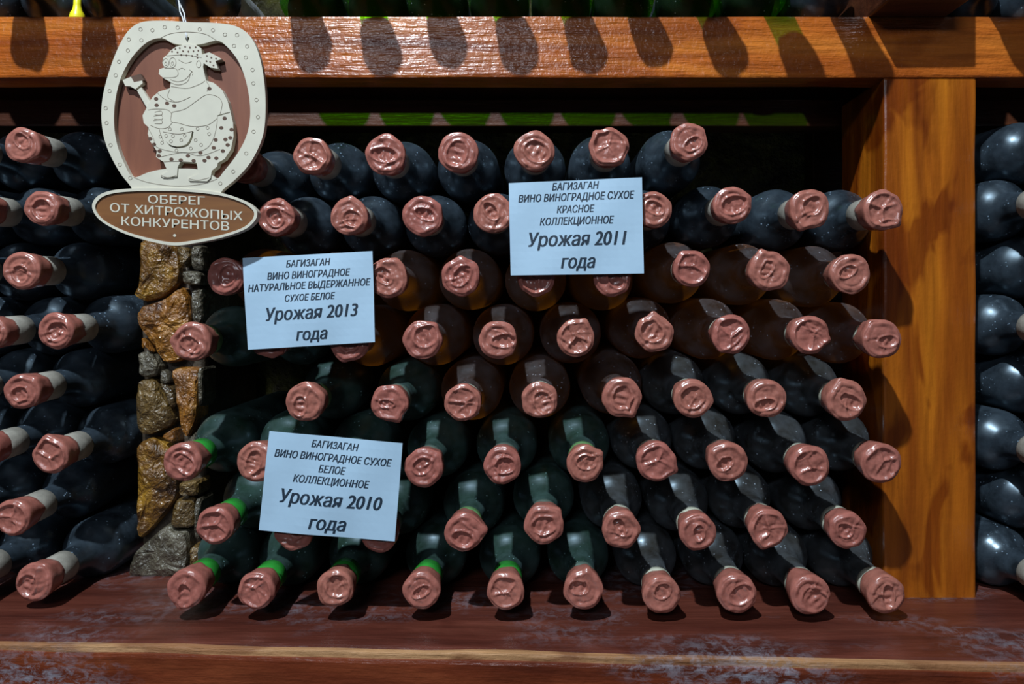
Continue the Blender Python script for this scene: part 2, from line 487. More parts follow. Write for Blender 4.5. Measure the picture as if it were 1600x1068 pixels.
# ------------------------------------------------------------------ bottles
BR = 0.0358
PROFILE = [(0.0, 0.010), (0.018, 0.006), (0.030, 0.0), (0.0345, 0.002), (BR, 0.008), (BR, 0.10), (BR, 0.188), (0.0352, 0.1955), (0.0335, 0.2015), (0.0300, 0.2070), (0.0256, 0.2115), (0.0214, 0.2155), (0.0182, 0.2205), (0.0163, 0.2285), (0.0154, 0.2400), (0.0150, 0.258), (0.0148, 0.290), (0.0, 0.291)]
def lathe(name, prof, mat, seg=36):
    vs_, fs = [], []
    rows = []
    for r, z in prof:
        if r == 0:
            rows.append([len(vs_)]); vs_.append((0, 0, z))
        else:
            rows.append(list(range(len(vs_), len(vs_) + seg)))
            for k in range(seg):
                a = 2 * math.pi * k / seg
                vs_.append((r * math.cos(a), r * math.sin(a), z))
    for A, B in zip(rows, rows[1:]):
        for k in range(seg):
            k2 = (k + 1) % seg
            if len(A) == 1: fs.append((A[0], B[k2], B[k]))
            elif len(B) == 1: fs.append((A[k], A[k2], B[0]))
            else: fs.append((A[k], A[k2], B[k2], B[k]))
    me = bpy.data.meshes.new(name)
    me.from_pydata(vs_, [], fs)
    me.polygons.foreach_set('use_smooth', [True] * len(me.polygons))
    me.materials.append(MATS[mat])
    return me
GLASS = {k: lathe('bottle_glass', [p for p in PROFILE if p[1] < 0.17] + [(BR, 0.165)] if k == 'upper' else PROFILE, m) for k, m in
         (('red', 'glass_black'), ('amber', 'glass_amber'), ('olive', 'glass_olive'), ('green', 'glass_green'), ('upper', 'glass_black'), ('teal', 'glass_green'), ('palegreen', 'glass_green'))}
SHOULDER = lathe('shoulder_glass', [(BR, 0.165)] + [p for p in PROFILE if p[1] > 0.17], 'glass_clear_green')
def band(z0, z1, mat, r=0.0157):
    return lathe('neck_band', [(r - 0.0012, z0 - 0.0002), (r, z0 + 0.0006), (r + 0.0002, (z0 + z1) / 2), (r, z1 - 0.0006), (r - 0.0012, z1)], mat, 32)
BAND = {'red': band(0.2480, 0.2790, 'band_paper', 0.0165), 'amber': band(0.2670, 0.2780, 'band_pale', 0.0162),
        'olive': band(0.2660, 0.2780, 'band_pale', 0.0164), 'green': band(0.2530, 0.2790, 'band_green', 0.0160)}
BAND['upper'] = band(0.2735, 0.2795, 'band_paper', 0.0165)
BAND['teal'] = band(0.2600, 0.2790, 'band_teal', 0.0160)
BAND['palegreen'] = band(0.2600, 0.2790, 'band_pale_green', 0.0160)

def wax_mesh(seed):
    """a hand-dipped wax cap: lumpy skirt, thick rim, one or two thumb-stamped ovals with raised lips and folds"""
    rnd = random.Random(seed)
    SEG, NR = 56, 19
    R0 = 0.0198 * rnd.uniform(0.95, 1.05)
    so = Vector((seed * 1.37, seed * 0.71, 0))
    lobe = [(rnd.randint(2, 6), rnd.uniform(0, 6.28), rnd.uniform(0.004, 0.022)) for _ in range(3)]
    nub_a, nub_h = rnd.uniform(0, 6.28), rnd.choice([0, 0, 0.10, 0.18])
    def Rt(a):
        d = math.atan2(math.sin(a - nub_a), math.cos(a - nub_a))
        return R0 * (1 + sum(h * math.sin(k * a + p) for k, p, h in lobe) + nub_h * math.exp(-(d / 0.22) ** 2))
    stamps = []
    kind = rnd.random()
    rad, an = rnd.uniform(0.0, 0.34), rnd.uniform(0, 6.28)
    if kind < 0.68:
        a_ = rnd.uniform(0.40, 0.66)
        stamps.append((rad * math.cos(an), rad * math.sin(an), a_, a_ * rnd.uniform(0.5, 0.95), rnd.uniform(0, 3.14), rnd.uniform(0.0010, 0.0022)))
    # otherwise three pressed flats that meet in a Y-shaped ridge
    yc = (rnd.uniform(-0.2, 0.2), rnd.uniform(-0.2, 0.2))
    ya = [an, an + rnd.uniform(1.7, 2.4), an + rnd.uniform(3.7, 4.6)]
    yd = [rnd.uniform(0.0003, 0.0010), rnd.uniform(0.0003, 0.0010), rnd.uniform(0.0014, 0.0024)]
    rnd.shuffle(yd)
    groove = rnd.uniform(0.0003, 0.0008)
    folds = [(rnd.uniform(0, 6.28), rnd.uniform(-0.5, 0.5), rnd.uniform(-0.6, 0.6), rnd.uniform(0.0005, 0.0011), rnd.uniform(0.04, 0.075)) for _ in range(rnd.randint(1, 4))]
    def height(x, y):
        rho = math.hypot(x, y)
        h = 0.0007 * math.exp(-((rho - 0.80) / 0.13) ** 2) * (1 + noise.noise(Vector((x * 1.5, y * 1.5, 7)) + so) * 1.6)
        for (cx, cy, a_, b_, t, dep) in stamps:
            u = (x - cx) * math.cos(t) + (y - cy) * math.sin(t)
            w = -(x - cx) * math.sin(t) + (y - cy) * math.cos(t)
            e = math.hypot(u / a_, w / b_)
            s = 1 / (1 + math.exp((e - 0.93) / 0.05))
            h -= dep * s
            h += 0.0013 * math.exp(-((e - 1.08) / 0.13) ** 2)
            h += s * 0.0007 * math.sin(u * 17 + cx * 9) * math.exp(-(w / b_) ** 2 * 3)
        if kind >= 0.68:
            dx, dy = x - yc[0], y - yc[1]
            ang = math.atan2(dy, dx) % 6.2832
            rr = math.hypot(dx, dy)
            k3 = sorted((aa % 6.2832, i3) for i3, aa in enumerate(ya))
            sec = k3[-1][1]
            near_r = 9.0
            for aa, i3 in k3:
                if ang >= aa: sec = i3
                dl = math.atan2(math.sin(ang - aa), math.cos(ang - aa))
                if abs(dl) < 1.57: near_r = min(near_r, abs(rr * math.sin(dl)))
            fall = 1 / (1 + math.exp((rho - 0.74) / 0.04))
            h -= yd[sec] * fall * (1 - math.exp(-(near_r / 0.09) ** 2))
            h += 0.0007 * math.exp(-(near_r / 0.055) ** 2) * fall
            h += 0.0005 * math.exp(-((rho - 0.80) / 0.06) ** 2)
        else:
            h -= groove * math.exp(-((rho - 0.62) / 0.05) ** 2) * (0.5 + 0.5 * math.sin(math.atan2(y, x) * 1.0 + an))
        for (a_, off, cur, amp, wd_) in folds:
            u = x * math.cos(a_) + y * math.sin(a_)
            w = -x * math.sin(a_) + y * math.cos(a_)
            dd = w - off - cur * u * u
            h += amp * math.exp(-(dd / wd_) ** 2) * (0.5 + 0.5 * math.tanh(u * 3 + off * 4))
            h -= 0.6 * amp * math.exp(-((dd - 0.13) / wd_) ** 2) * (0.5 + 0.5 * math.tanh(u * 3 + off * 4))
        h += 0.0012 * noise.noise(Vector((x * 2.3, y * 2.3, 0)) + so) + 0.0005 * noise.noise(Vector((x * 4.5, y * 4.5, 1)) + so) + 0.0003 * noise.noise(Vector((x * 7, y * 7, 3)) + so)
        return h
    vs_, rows, fs = [], [], []
    drip = [(rnd.uniform(0, 6.28), rnd.uniform(0.002, 0.006), rnd.uniform(0.15, 0.4)) for _ in range(3)]
    side = [(0.0, 0.80), (0.0012, 0.865), (0.006, 0.90), (0.011, 0.925), (0.016, 0.96), (0.020, 0.995), (0.0235, 1.0), (0.0255, 0.965)]
    for si, (dz, rs) in enumerate(side):
        row = []
        for k in range(SEG):
            a = 2 * math.pi * k / SEG
            back = sum(L * math.exp(-(math.atan2(math.sin(a - p), math.cos(a - p)) / w) ** 2) for p, L, w in drip)
            z = 0.2740 - back * (1 - dz / 0.0255) + dz
            r = (Rt(a) * min(1, 0.4 + dz / 0.03) + R0 * (1 - min(1, 0.4 + dz / 0.03))) * rs
            r *= 1 + 0.05 * noise.noise(Vector((math.cos(a) * 2.2, math.sin(a) * 2.2, dz * 160)) + so)
            row.append(len(vs_)); vs_.append((r * math.cos(a), r * math.sin(a), z))
        rows.append(row)
    for j in range(NR):
        s = 0.90 * (1 - j / NR) ** 0.92
        row = []
        for k in range(SEG):
            a = 2 * math.pi * k / SEG
            r = Rt(a) * s
            x, y = s * math.cos(a), s * math.sin(a)
            edge = -0.0011 * max(0, (s - 0.80) / 0.10) ** 2
            row.append(len(vs_)); vs_.append((r * math.cos(a), r * math.sin(a), 0.3002 + height(x, y) + edge))
        rows.append(row)
    for A, B in zip(rows, rows[1:]):
        for k in range(SEG):
            k2 = (k + 1) % SEG
            fs.append((A[k], A[k2], B[k2], B[k]))
    c = len(vs_)
    vs_.append((0, 0, 0.3002 + height(0, 0)))
    for k in range(SEG):
        fs.append((rows[-1][k], rows[-1][(k + 1) % SEG], c))
    fs.append(tuple(reversed(rows[0])))
    me = bpy.data.meshes.new('wax_cap')
    me.from_pydata(vs_, [], fs)
    me.polygons.foreach_set('use_smooth', [True] * len(me.polygons))
    me.materials.append(MATS['wax'])
    return me

ORD = ['', 'first', 'second', 'third', 'fourth', 'fifth', 'sixth', 'seventh', 'eighth', 'ninth', 'tenth', 'eleventh', 'twelfth', 'thirteenth', 'fourteenth']
LOOK = {'red': 'pale-banded dark wine bottle', 'amber': 'amber wine bottle', 'olive': 'dark brown wine bottle', 'green': 'green-necked wine bottle', 'upper': 'green wine bottle', 'teal': 'dark green wine bottle', 'palegreen': 'pale-green-necked wine bottle'}
seed_no = [100]
def bottle(cap_pt, kind, label, group, axis):
    """cap_pt: middle of the wax seal; axis: from the base to the seal"""
    axis = axis.normalized()
    seed_no[0] += 1
    o = empty('wine_bottle', cap_pt - axis * 0.300, label, 'wine bottle', group)
    o.rotation_mode = 'QUATERNION'
    o.rotation_quaternion = axis.to_track_quat('Z', 'Y')
    rnd = random.Random(seed_no[0])
    spin = Matrix.Rotation(rnd.uniform(0, 6.28), 4, 'Z')
    parts = [link('glass', GLASS[kind], o), link('neck_band', BAND[kind], o)]
    if kind == 'upper':
        parts.append(link('shoulder', SHOULDER, o))
        parts[-1]['label'] = 'clear green glass shoulder and neck'
    for x in parts:
        x.matrix_local = spin
    link('wax_cap', wax_mesh(seed_no[0]), o)
    return o

# every lying bottle: [seal point, kind, label, group, pitch, bay]; bodies settle against each other below
PILE = []
def add_bottle(pt, kind, label, group, pitch=0.0, yaw=0.0, bay=0):
    PILE.append([pt, kind, label, group, pitch, yaw, bay])
def settle():
    S1, S2 = 0.120, 0.292
    T = [Vector((b[0].x, b[0].z)) for b in PILE]
    A = [t + Vector((-b[5], b[4])) * S1 for t, b in zip(T, PILE)]
    B = [t + Vector((-b[5], b[4])) * S2 for t, b in zip(T, PILE)]
    n = len(PILE)
    near = [(i, j) for i in range(n) for j in range(i + 1, n) if PILE[i][6] == PILE[j][6] and (T[i] - T[j]).length < 0.11]
    mind = 2 * BR + 0.0002
    for it in range(260):
        for L in (A, B):
            for i, j in near:
                d_ = L[j] - L[i]
                l = d_.length
                if l < mind:
                    m = d_ * (0.5 * (mind - l) / l)
                    L[i] -= m; L[j] += m
            for i in range(n):
                q = L[i]
                q.y = max(q.y, LEDGE_Z + BR)
                q.y = min(q.y, Z0 + 0.234 - BR)
                bay = PILE[i][6]
                if bay == 0:
                    q.x = min(max(q.x, P(316, 0, PD).x + BR), px0 - BR - 0.0008)
                elif bay == 1:
                    q.x = min(q.x, P(209, 0, PD).x - BR)
                else:
                    q.x = max(q.x, px1 + BR + 0.0008)
        if it < 230:
            for i in range(n):
                cap = A[i] - (B[i] - A[i]) * (S1 / (S2 - S1))
                e = T[i] - cap
                A[i] += e * 0.12
    for i, b in enumerate(PILE):
        sl = (B[i] - A[i]) / (S2 - S1)
        cap = A[i] - sl * S1
        e = cap - T[i]
        lim = 0.0065 if b[6] == 1 else 0.004
        if e.length > lim:
            e *= lim / e.length
        cap = T[i] + e
        axis = Vector((-sl.x, -1.0, -sl.y))
        # aim the axis through the settled middle of the body
        mid = (A[i] + B[i]) / 2
        sm = (S1 + S2) / 2
        axis = Vector((cap.x - mid.x, -sm, cap.y - mid.y)) * 0.6 + axis * sm * 0.4
        bottle(Vector((cap.x, b[0].y, cap.y)), b[1], b[2], b[3], axis)

# main bay, rows from the one under the beam down to the one lying on the ledge
ROWS = [
    [(380, 256, 'red'), (487, 243, 'red'), (602, 241, 'red'), (716, 238, 'red'), (835, 235, 'red'), (952, 230, 'red'), (1077, 221, 'red')],
    [(432, 342, 'red'), (545, 338, 'red'), (660, 337, 'red'), (770, 332, 'red'), (892, 330, 'red'), (1022, 328, 'red'), (1145, 320, 'red'), (1266, 326, 'red'), (1387, 329, 'red')],
    [(352, 432, 'amber'), (478, 435, 'amber'), (605, 434, 'amber'), (720, 432, 'amber'), (838, 434, 'amber'), (957, 433, 'amber'), (1081, 419, 'amber'), (1203, 423, 'amber'), (1331, 426, 'amber')],
    [(298, 534, 'palegreen'), (420, 530, 'teal'), (545, 533, 'amber'), (660, 531, 'amber'), (778, 531, 'amber'), (900, 528, 'amber'), (1023, 521, 'amber'), (1143, 522, 'amber'), (1266, 523, 'amber'), (1385, 530, 'amber')],
    [(476, 628, 'palegreen'), (608, 630, 'teal'), (723, 629, 'amber'), (843, 625, 'amber'), (972, 621, 'amber'), (1083, 623, 'olive'), (1199, 623, 'olive'), (1324, 625, 'olive')],
    [(284, 722, 'green'), (400, 722, 'teal'), (530, 725, 'teal'), (662, 731, 'teal'), (785, 727, 'teal'), (914, 725, 'palegreen'), (1026, 722, 'olive'), (1138, 722, 'olive'), (1266, 728, 'olive'), (1384, 724, 'olive')],
    [(335, 822, 'green'), (457, 832, 'teal'), (590, 836, 'teal'), (725, 832, 'palegreen'), (850, 820, 'teal'), (971, 828, 'olive'), (1091, 832, 'olive'), (1201, 826, 'olive'), (1327, 832, 'olive')],
    [(291, 920, 'green'), (400, 925, 'green'), (525, 917, 'green'), (658, 923, 'green'), (790, 930, 'green'), (912, 928, 'teal'), (1034, 930, 'olive'), (1152, 930, 'olive'), (1270, 930, 'olive'), (1392, 930, 'olive')],
]
for ri, row in enumerate(ROWS):
    up = 8 - ri
    rowtxt = 'lying on the ledge' if up == 1 else ('in the top row under the beam' if up == 8 else ORD[up] + ' row up from the ledge')
    n = len(row)
    for i, (x, y, k) in enumerate(row):
        pos = (ORD[i + 1] + ' from the stone pillar') if i < n / 2 else (ORD[n - i] + ' from the wooden post')
        rnd = random.Random(ri * 50 + i)
        yaw = rnd.uniform(-0.008, 0.008)
        if x > 1370: yaw = 0.022
        pitch = 0.02 + (0.03 if ri >= 4 and x > 950 else 0.0)
        back = 0.03 if x == 380 else rnd.uniform(0, 0.004)
        add_bottle(P(x, y, D + back), k, '%s %s, %s' % (LOOK[k], rowtxt, pos), 'wine bottles stacked in the middle bay', pitch, yaw)

# bay beyond the stone pillar, set a little deeper
LEFT = [[(35, 231), (-72, 233)], [(62, 322), (-42, 324)], [(33, 421), (-72, 421)], [(88, 517), (-18, 520), (-122, 520)], [(33, 612), (-72, 612)],
        [(78, 712), (-28, 705), (-132, 705)], [(18, 809), (-88, 804)], [(52, 920), (-60, 916)]]
for ri, row in enumerate(LEFT):
    row.append((row[-1][0] - 106, row[-1][1]))
    up = 8 - ri
    for i, (x, y) in enumerate(row):
        pos = 'nearest the pillar' if i == 0 else ORD[i + 1] + ' from the pillar'
        add_bottle(P(x, y, D + (0.055 if up > 1 else 0.035)), 'red', 'dark wine bottle beyond the stone pillar, %s row up, %s' % (ORD[up], pos), 'wine bottles beyond the pillar', 0.05, 0.0, 1)

# bay on the far side of the wooden post
for ri, y in enumerate([211, 309, 411, 514, 616, 718, 820, 922]):
    up = 8 - ri
    for i, x in enumerate([1712, 1832] if ri % 2 == 0 else [1668, 1788]):
        add_bottle(P(x, y, D), 'red', 'dark wine bottle beyond the wooden post, %s row up, %s' % (ORD[up], 'nearest the post' if i == 0 else 'second from the post'), 'wine bottles beyond the post', 0.02, 0.07, 2)
settle()

# upper shelf: necks reach out over the beam and throw their shadows on it
UP_Z = PLANK_TOP + BR + 0.0004
up_px = [-60, 43, 148, 296, 466, 571, 673, 776, 880, 982, 1088, 1192, 1294, 1540, 1645]
hang = None
for i, x in enumerate(up_px):
    k = 'upper' if 4 <= i <= 11 else 'red'
    X = (x - VX) * (D + BEAM_Y) / F_PX
    j = i - 3
    where = 'holding the string of the hanging plaque' if j == 0 else ('%s from the string, %s' % (ORD[abs(j)], 'towards the post' if j > 0 else 'away from the post'))
    b = bottle(Vector((X, (-0.014 if x in (1192, 1294) else 0.004) + 0.004 * math.sin(i * 2.3), UP_Z)), k, '%s on the upper shelf, %s' % ('green wine bottle' if k == 'upper' else 'dark wine bottle', where), 'wine bottles on the upper shelf', Vector((0, -1, 0)))
    if j == 0: hang = b

# ------------------------------------------------------------------ paper signs
def text_mesh(body, shear=0.0, bold=0.0):
    cu = bpy.data.curves.new('txt', 'FONT')
    cu.body = body
    cu.align_x = 'CENTER'
    cu.shear = shear
    cu.offset = bold
    cu.resolution_u = 4
    o = bpy.data.objects.new('txt', cu)
    COL.objects.link(o)
    bpy.context.view_layer.update()
    dg = bpy.context.evaluated_depsgraph_get()
    me = bpy.data.meshes.new_from_object(o.evaluated_get(dg))
    vs_ = [v.co.copy() for v in me.vertices]
    fs = [tuple(p.vertices) for p in me.polygons]
    bpy.data.objects.remove(o, do_unlink=True)
    bpy.data.curves.remove(cu)
    bpy.data.meshes.remove(me)
    return vs_, fs

def sign(corners, lines, label, d, bow):
    TL, TR, BR_, BL = [P(x, y, d) for x, y in corners]
    base = (BL + BR_) / 2
    nrm = (TR - TL).cross(BL - TL).normalized()
    if nrm.y > 0: nrm = -nrm
    def at(u, v, lift=0.0):
        p = TL.lerp(TR, u).lerp(BL.lerp(BR_, u), v)
        return p + nrm * (lift + bow * math.sin(u * 3.1) * math.sin(v * 2.6) + 0.0006 * math.sin(u * 9 + v * 5)) - base
    root = empty('price_sign', base, label, 'sign', 'printed wine signs')
    root.name = 'paper_sign'
    nu, nv = 16, 12
    vs_, fs = [], []
    for side in (0, 1):
        for j in range(nv + 1):
            for i in range(nu + 1):
                vs_.append(at(i / nu, j / nv, 0.0 if side == 0 else -0.0005))
    N = (nu + 1) * (nv + 1)
    for j in range(nv):
        for i in range(nu):
            a = j * (nu + 1) + i
            fs.append((a, a + nu + 1, a + nu + 2, a + 1))
            fs.append((N + a, N + a + 1, N + a + nu + 2, N + a + nu + 1))
    rim = [i for i in range(nu + 1)] + [j * (nu + 1) + nu for j in range(1, nv + 1)] + [nv * (nu + 1) + i for i in range(nu - 1, -1, -1)] + [j * (nu + 1) for j in range(nv - 1, 0, -1)]
    for a, b in zip(rim, rim[1:] + rim[:1]):
        fs.append((a, b, N + b, N + a))
    mesh_obj('sheet', vs_, fs, MATS['paper'], root, smooth=False)
    w, h = (TR - TL).length, (BL - TL).length
    for (body, width, uc, vc, big) in lines:
        tv, tf = text_mesh(body, 0.22, 0.0)
        x0, x1 = min(v.x for v in tv), max(v.x for v in tv)
        s = width / (x1 - x0)
        # caps share one centre line; the big lines are centred on the x-height
        yc = 0.35 if not big else 0.28
        ky = s * w / h * (1.28 if not big else 1.15)
        out = [at(uc + (v.x - (x0 + x1) / 2) * s, vc - (v.y - yc) * ky, 0.00025) for v in tv]
        faces, allv = [], []
        for q, sh in enumerate((-0.028, 0.0, 0.028)):
            faces += [tuple(i + len(allv) for i in f) for f in tf]
            allv += [p + nrm * 0.00002 * q + (TR - TL) * sh * s for p in out]
        mesh_obj('lettering', allv, faces, MATS['ink'], root, smooth=False)
    return root
SD = D - 0.0052
sign([(379, 403), (582, 392), (586, 534), (387, 546)],
     [('БАГИЗАГАН', .34, .503, .09, 0), ('ВИНО ВИНОГРАДНОЕ', .64, .505, .215, 0), ('НАТУРАЛЬНОЕ ВЫДЕРЖАННОЕ', .945, .505, .335, 0), ('СУХОЕ БЕЛОЕ', .39, .508, .465, 0), ('Урожая 2013', .715, .515, .645, 1), ('года', .24, .51, .88, 1)],
     'pale blue paper sign for aged natural dry white wine, year 2013', SD, 0.0015)
sign([(795, 286), (1003, 277), (1006, 427), (798, 430)],
     [('БАГИЗАГАН', .35, .50, .060, 0), ('ВИНО ВИНОГРАДНОЕ СУХОЕ', .87, .505, .175, 0), ('КРАСНОЕ', .28, .497, .305, 0), ('КОЛЛЕКЦИОННОЕ', .555, .505, .43, 0), ('Урожая 2011', .735, .507, .635, 1), ('года', .255, .508, .875, 1)],
     'pale blue paper sign for dry red collection wine, year 2011', SD, 0.001)
sign([(421, 673), (629, 692), (617, 845), (404, 828)],
     [('БАГИЗАГАН', .35, .50, .085, 0), ('ВИНО ВИНОГРАДНОЕ СУХОЕ', .87, .495, .21, 0), ('БЕЛОЕ', .20, .497, .33, 0), ('КОЛЛЕКЦИОННОЕ', .565, .498, .447, 0), ('Урожая 2010', .75, .508, .645, 1), ('года', .27, .50, .885, 1)],
     'pale blue paper sign for dry white collection wine, year 2010', SD, 0.002)

# ------------------------------------------------------------------ hanging plywood plaque
QD = D - 0.018                                    # face of the brown backing
def q5(x, y): return (150 + x / 2.968, 30 + y / 2.967)
PLB = P(*q5(400, 1050), QD)
plaque = empty('hanging_plaque', PLB, 'oval plywood plaque with a cut-out cartoon figure and lettered plate, hanging on string', 'plaque')
def spline(pts, n=6):
    out = []
    m = len(pts)
    for i in range(m):
        p0, p1, p2, p3 = [Vector(pts[(i + k) % m]) for k in (-1, 0, 1, 2)]
        for k in range(n):
            t = k / n
            out.append(0.5 * ((2 * p1) + (p2 - p0) * t + (2 * p0 - 5 * p1 + 4 * p2 - p3) * t * t + (3 * p1 - p0 - 3 * p2 + p3) * t ** 3))
    return [(p.x, p.y) for p in out]
def slab(name, loops, front, back, mat, parent, rel=None):
    """a plate of real thickness with an outline and holes (crop pixels); front/back in metres in front of the backing"""
    bm = bmesh.new()
    edges = []
    for lp in loops:
        vv = []
        for (x, y) in lp:
            p = P(*q5(x, y), QD); p.y -= front
            vv.append(bm.verts.new(p - PLB))
        for a, b in zip(vv, vv[1:] + vv[:1]):
            edges.append(bm.edges.new((a, b)))
    bmesh.ops.triangle_fill(bm, edges=edges, use_beauty=True)
    bmesh.ops.recalc_face_normals(bm, faces=list(bm.faces))
    if bm.faces and sum(f.normal.y for f in bm.faces) > 0:
        bmesh.ops.reverse_faces(bm, faces=list(bm.faces))
    r = bmesh.ops.extrude_face_region(bm, geom=list(bm.faces))
    # the extruded copy becomes the front, the first faces the back
    for v in [g for g in r['geom'] if isinstance(g, bmesh.types.BMVert)]:
        v.co.y += 0
    newv = set(g for g in r['geom'] if isinstance(g, bmesh.types.BMVert))
    for v in bm.verts:
        if v not in newv:
            v.co.y += front - back
    bmesh.ops.recalc_face_normals(bm, faces=list(bm.faces))
    return bm_obj(name, bm, MATS[mat], parent)
def ell(cx, cy, a, b, t=0.0, n=20):
    return [(cx + a * math.cos(k * 2 * math.pi / n) * math.cos(t) - b * math.sin(k * 2 * math.pi / n) * math.sin(t),
             cy + a * math.cos(k * 2 * math.pi / n) * math.sin(t) + b * math.sin(k * 2 * math.pi / n) * math.cos(t)) for k in range(n)]
def strokes(name, lines, lift, mat, parent, w=1.6):
    """engraved lines: thin flat ribbons just proud of the ply"""
    vs_, fs = [], []
    for pts in lines:
        closed = pts[0] == pts[-1] and len(pts) > 3
        L = [Vector(p) for p in pts]
        base = len(vs_)
        for i, p in enumerate(L):
            a = L[max(0, i - 1)]; b = L[min(len(L) - 1, i + 1)]
            if closed and i in (0, len(L) - 1): a, b = L[-2], L[1]
            d_ = (b - a); d_ = d_.normalized() if d_.length > 0 else Vector((1, 0))
            nn = Vector((-d_.y, d_.x)) * w / 2
            for s in (1, -1):
                q = p + nn * s
                r = P(*q5(q.x, q.y), QD); r.y -= lift
                vs_.append(r - PLB)
        for i in range(len(L) - 1):
            fs.append((base + 2 * i, base + 2 * i + 1, base + 2 * i + 3, base + 2 * i + 2))
    return mesh_obj(name, vs_, fs, MATS[mat], parent, smooth=False)
def curve(pts, n=6):
    out = []
    m = len(pts)
    for i in range(m - 1):
        p0 = Vector(pts[max(0, i - 1)]); p1 = Vector(pts[i]); p2 = Vector(pts[i + 1]); p3 = Vector(pts[min(m - 1, i + 2)])
        for k in range(n):
            t = k / n
            q = 0.5 * ((2 * p1) + (p2 - p0) * t + (2 * p0 - 5 * p1 + 4 * p2 - p3) * t * t + (3 * p1 - p0 - 3 * p2 + p3) * t ** 3)
            out.append((q.x, q.y))
    out.append(tuple(pts[-1]))
    return out
def dots(name, spots, a, b, lift, mat, parent):
    vs_, fs = [], []
    for (x, y) in spots:
        base = len(vs_)
        for (u, v) in ell(x, y, a, b, n=12):
            r = P(*q5(u, v), QD); r.y -= lift
            vs_.append(r - PLB)
        fs.append(tuple(reversed(range(base, base + 12))))
    return mesh_obj(name, vs_, fs, MATS[mat], parent, smooth=False)

outer = spline([(230, 24), (330, 18), (450, 25), (560, 28), (650, 40), (712, 75), (752, 135), (778, 220), (793, 320), (797, 420), (790, 520), (765, 600), (720, 680), (660, 745), (600, 795), (570, 830), (400, 850), (190, 825), (180, 785), (130, 720), (85, 640), (55, 560), (42, 470), (46, 380), (66, 290), (95, 200), (130, 120), (172, 58)])
inner = spline([(320, 98), (372, 122), (430, 130), (500, 126), (575, 110), (622, 140), (672, 205), (705, 290), (724, 390), (724, 480), (704, 560), (660, 640), (605, 710), (575, 742), (535, 716), (480, 701), (430, 697), (330, 700), (260, 714), (188, 737), (150, 680), (115, 590), (100, 490), (105, 390), (125, 300), (155, 230), (200, 165), (260, 112)])
slab('back_panel', [spline([(x * 0.97 + 12, y * 0.97 + 14) for x, y in [(230, 40), (450, 40), (640, 60), (740, 180), (780, 420), (740, 600), (640, 740), (400, 800), (190, 760), (85, 600), (60, 420), (100, 220)]])], 0.0, -0.004, 'ply_brown', plaque)
hole = ell(437, 100, 9, 9)
frame = slab('frame', [outer, inner, hole], 0.0060, 0.0, 'plywood', plaque)
ring_spots = [(222, 58), (277, 62), (333, 48), (393, 50), (494, 58), (555, 62), (610, 82), (666, 84), (652, 134), (712, 136), (706, 187), (737, 244), (741, 306), (755, 382), (762, 461), (742, 528), (708, 628), (648, 711), (589, 766), (168, 104), (226, 108), (164, 155), (123, 207), (108, 269), (80, 341), (62, 420), (66, 488), (84, 590), (127, 679), (175, 741)]
strokes('engraved_rings', [ell(x, y, 8, 8, n=12) + [ell(x, y, 8, 8, n=12)[0]] for x, y in ring_spots] + [curve([(310, 100), (360, 78), (437, 70), (520, 80), (575, 112)]), curve([(190, 738), (260, 762), (380, 778), (500, 770), (575, 745)])], 0.0062, 'ply_engraved', frame, 2.0)

figure_outline = [(348, 176), (362, 158), (388, 140), (430, 128), (480, 131), (503, 146), (508, 175), (540, 165), (578, 184), (598, 197), (568, 205), (580, 240), (545, 235), (515, 215), (512, 232), (518, 262), (526, 295), (560, 305), (600, 340), (625, 390), (638, 440), (650, 490), (652, 550), (640, 610), (610, 655), (580, 672), (576, 690), (552, 708), (546, 742), (530, 757), (450, 755), (442, 745), (488, 722), (486, 690), (482, 672), (408, 668), (396, 690), (392, 735), (330, 740), (315, 731), (350, 712), (330, 668), (296, 646), (300, 618), (270, 575), (258, 540), (262, 510), (240, 490), (234, 455), (250, 425), (262, 400), (280, 370), (310, 345), (360, 330), (364, 302), (330, 284), (308, 264), (312, 242), (336, 235), (324, 215), (330, 190)]
pocket_cut = curve([(340, 572), (362, 590), (395, 597), (433, 588), (452, 562), (461, 530)], 4) + curve([(469, 530), (460, 568), (438, 597), (395, 605), (360, 597)], 4)
belt_cut = [(576, 455), (605, 446.5), (635, 438.5), (636, 442.5), (606, 451), (577, 459.5)]
fig = slab('figure', [figure_outline, pocket_cut, belt_cut], 0.0072, 0.0, 'plywood', plaque)
tag(fig, 'pale plywood figure in spotted scarf and shorts')
slab('handle', [[(203, 337), (222, 322), (274, 405), (252, 424)]], 0.0050, 0.0, 'plywood', plaque)
slab('axe_head', [[(138, 290), (176, 275), (190, 300), (228, 292), (230, 304), (196, 332), (172, 318), (150, 317)]], 0.0054, 0.0, 'plywood', plaque)
slab('axe_cheek', [[(175, 272), (220, 261), (236, 290), (188, 301)]], 0.0052, 0.0, 'ply_burnt', plaque)
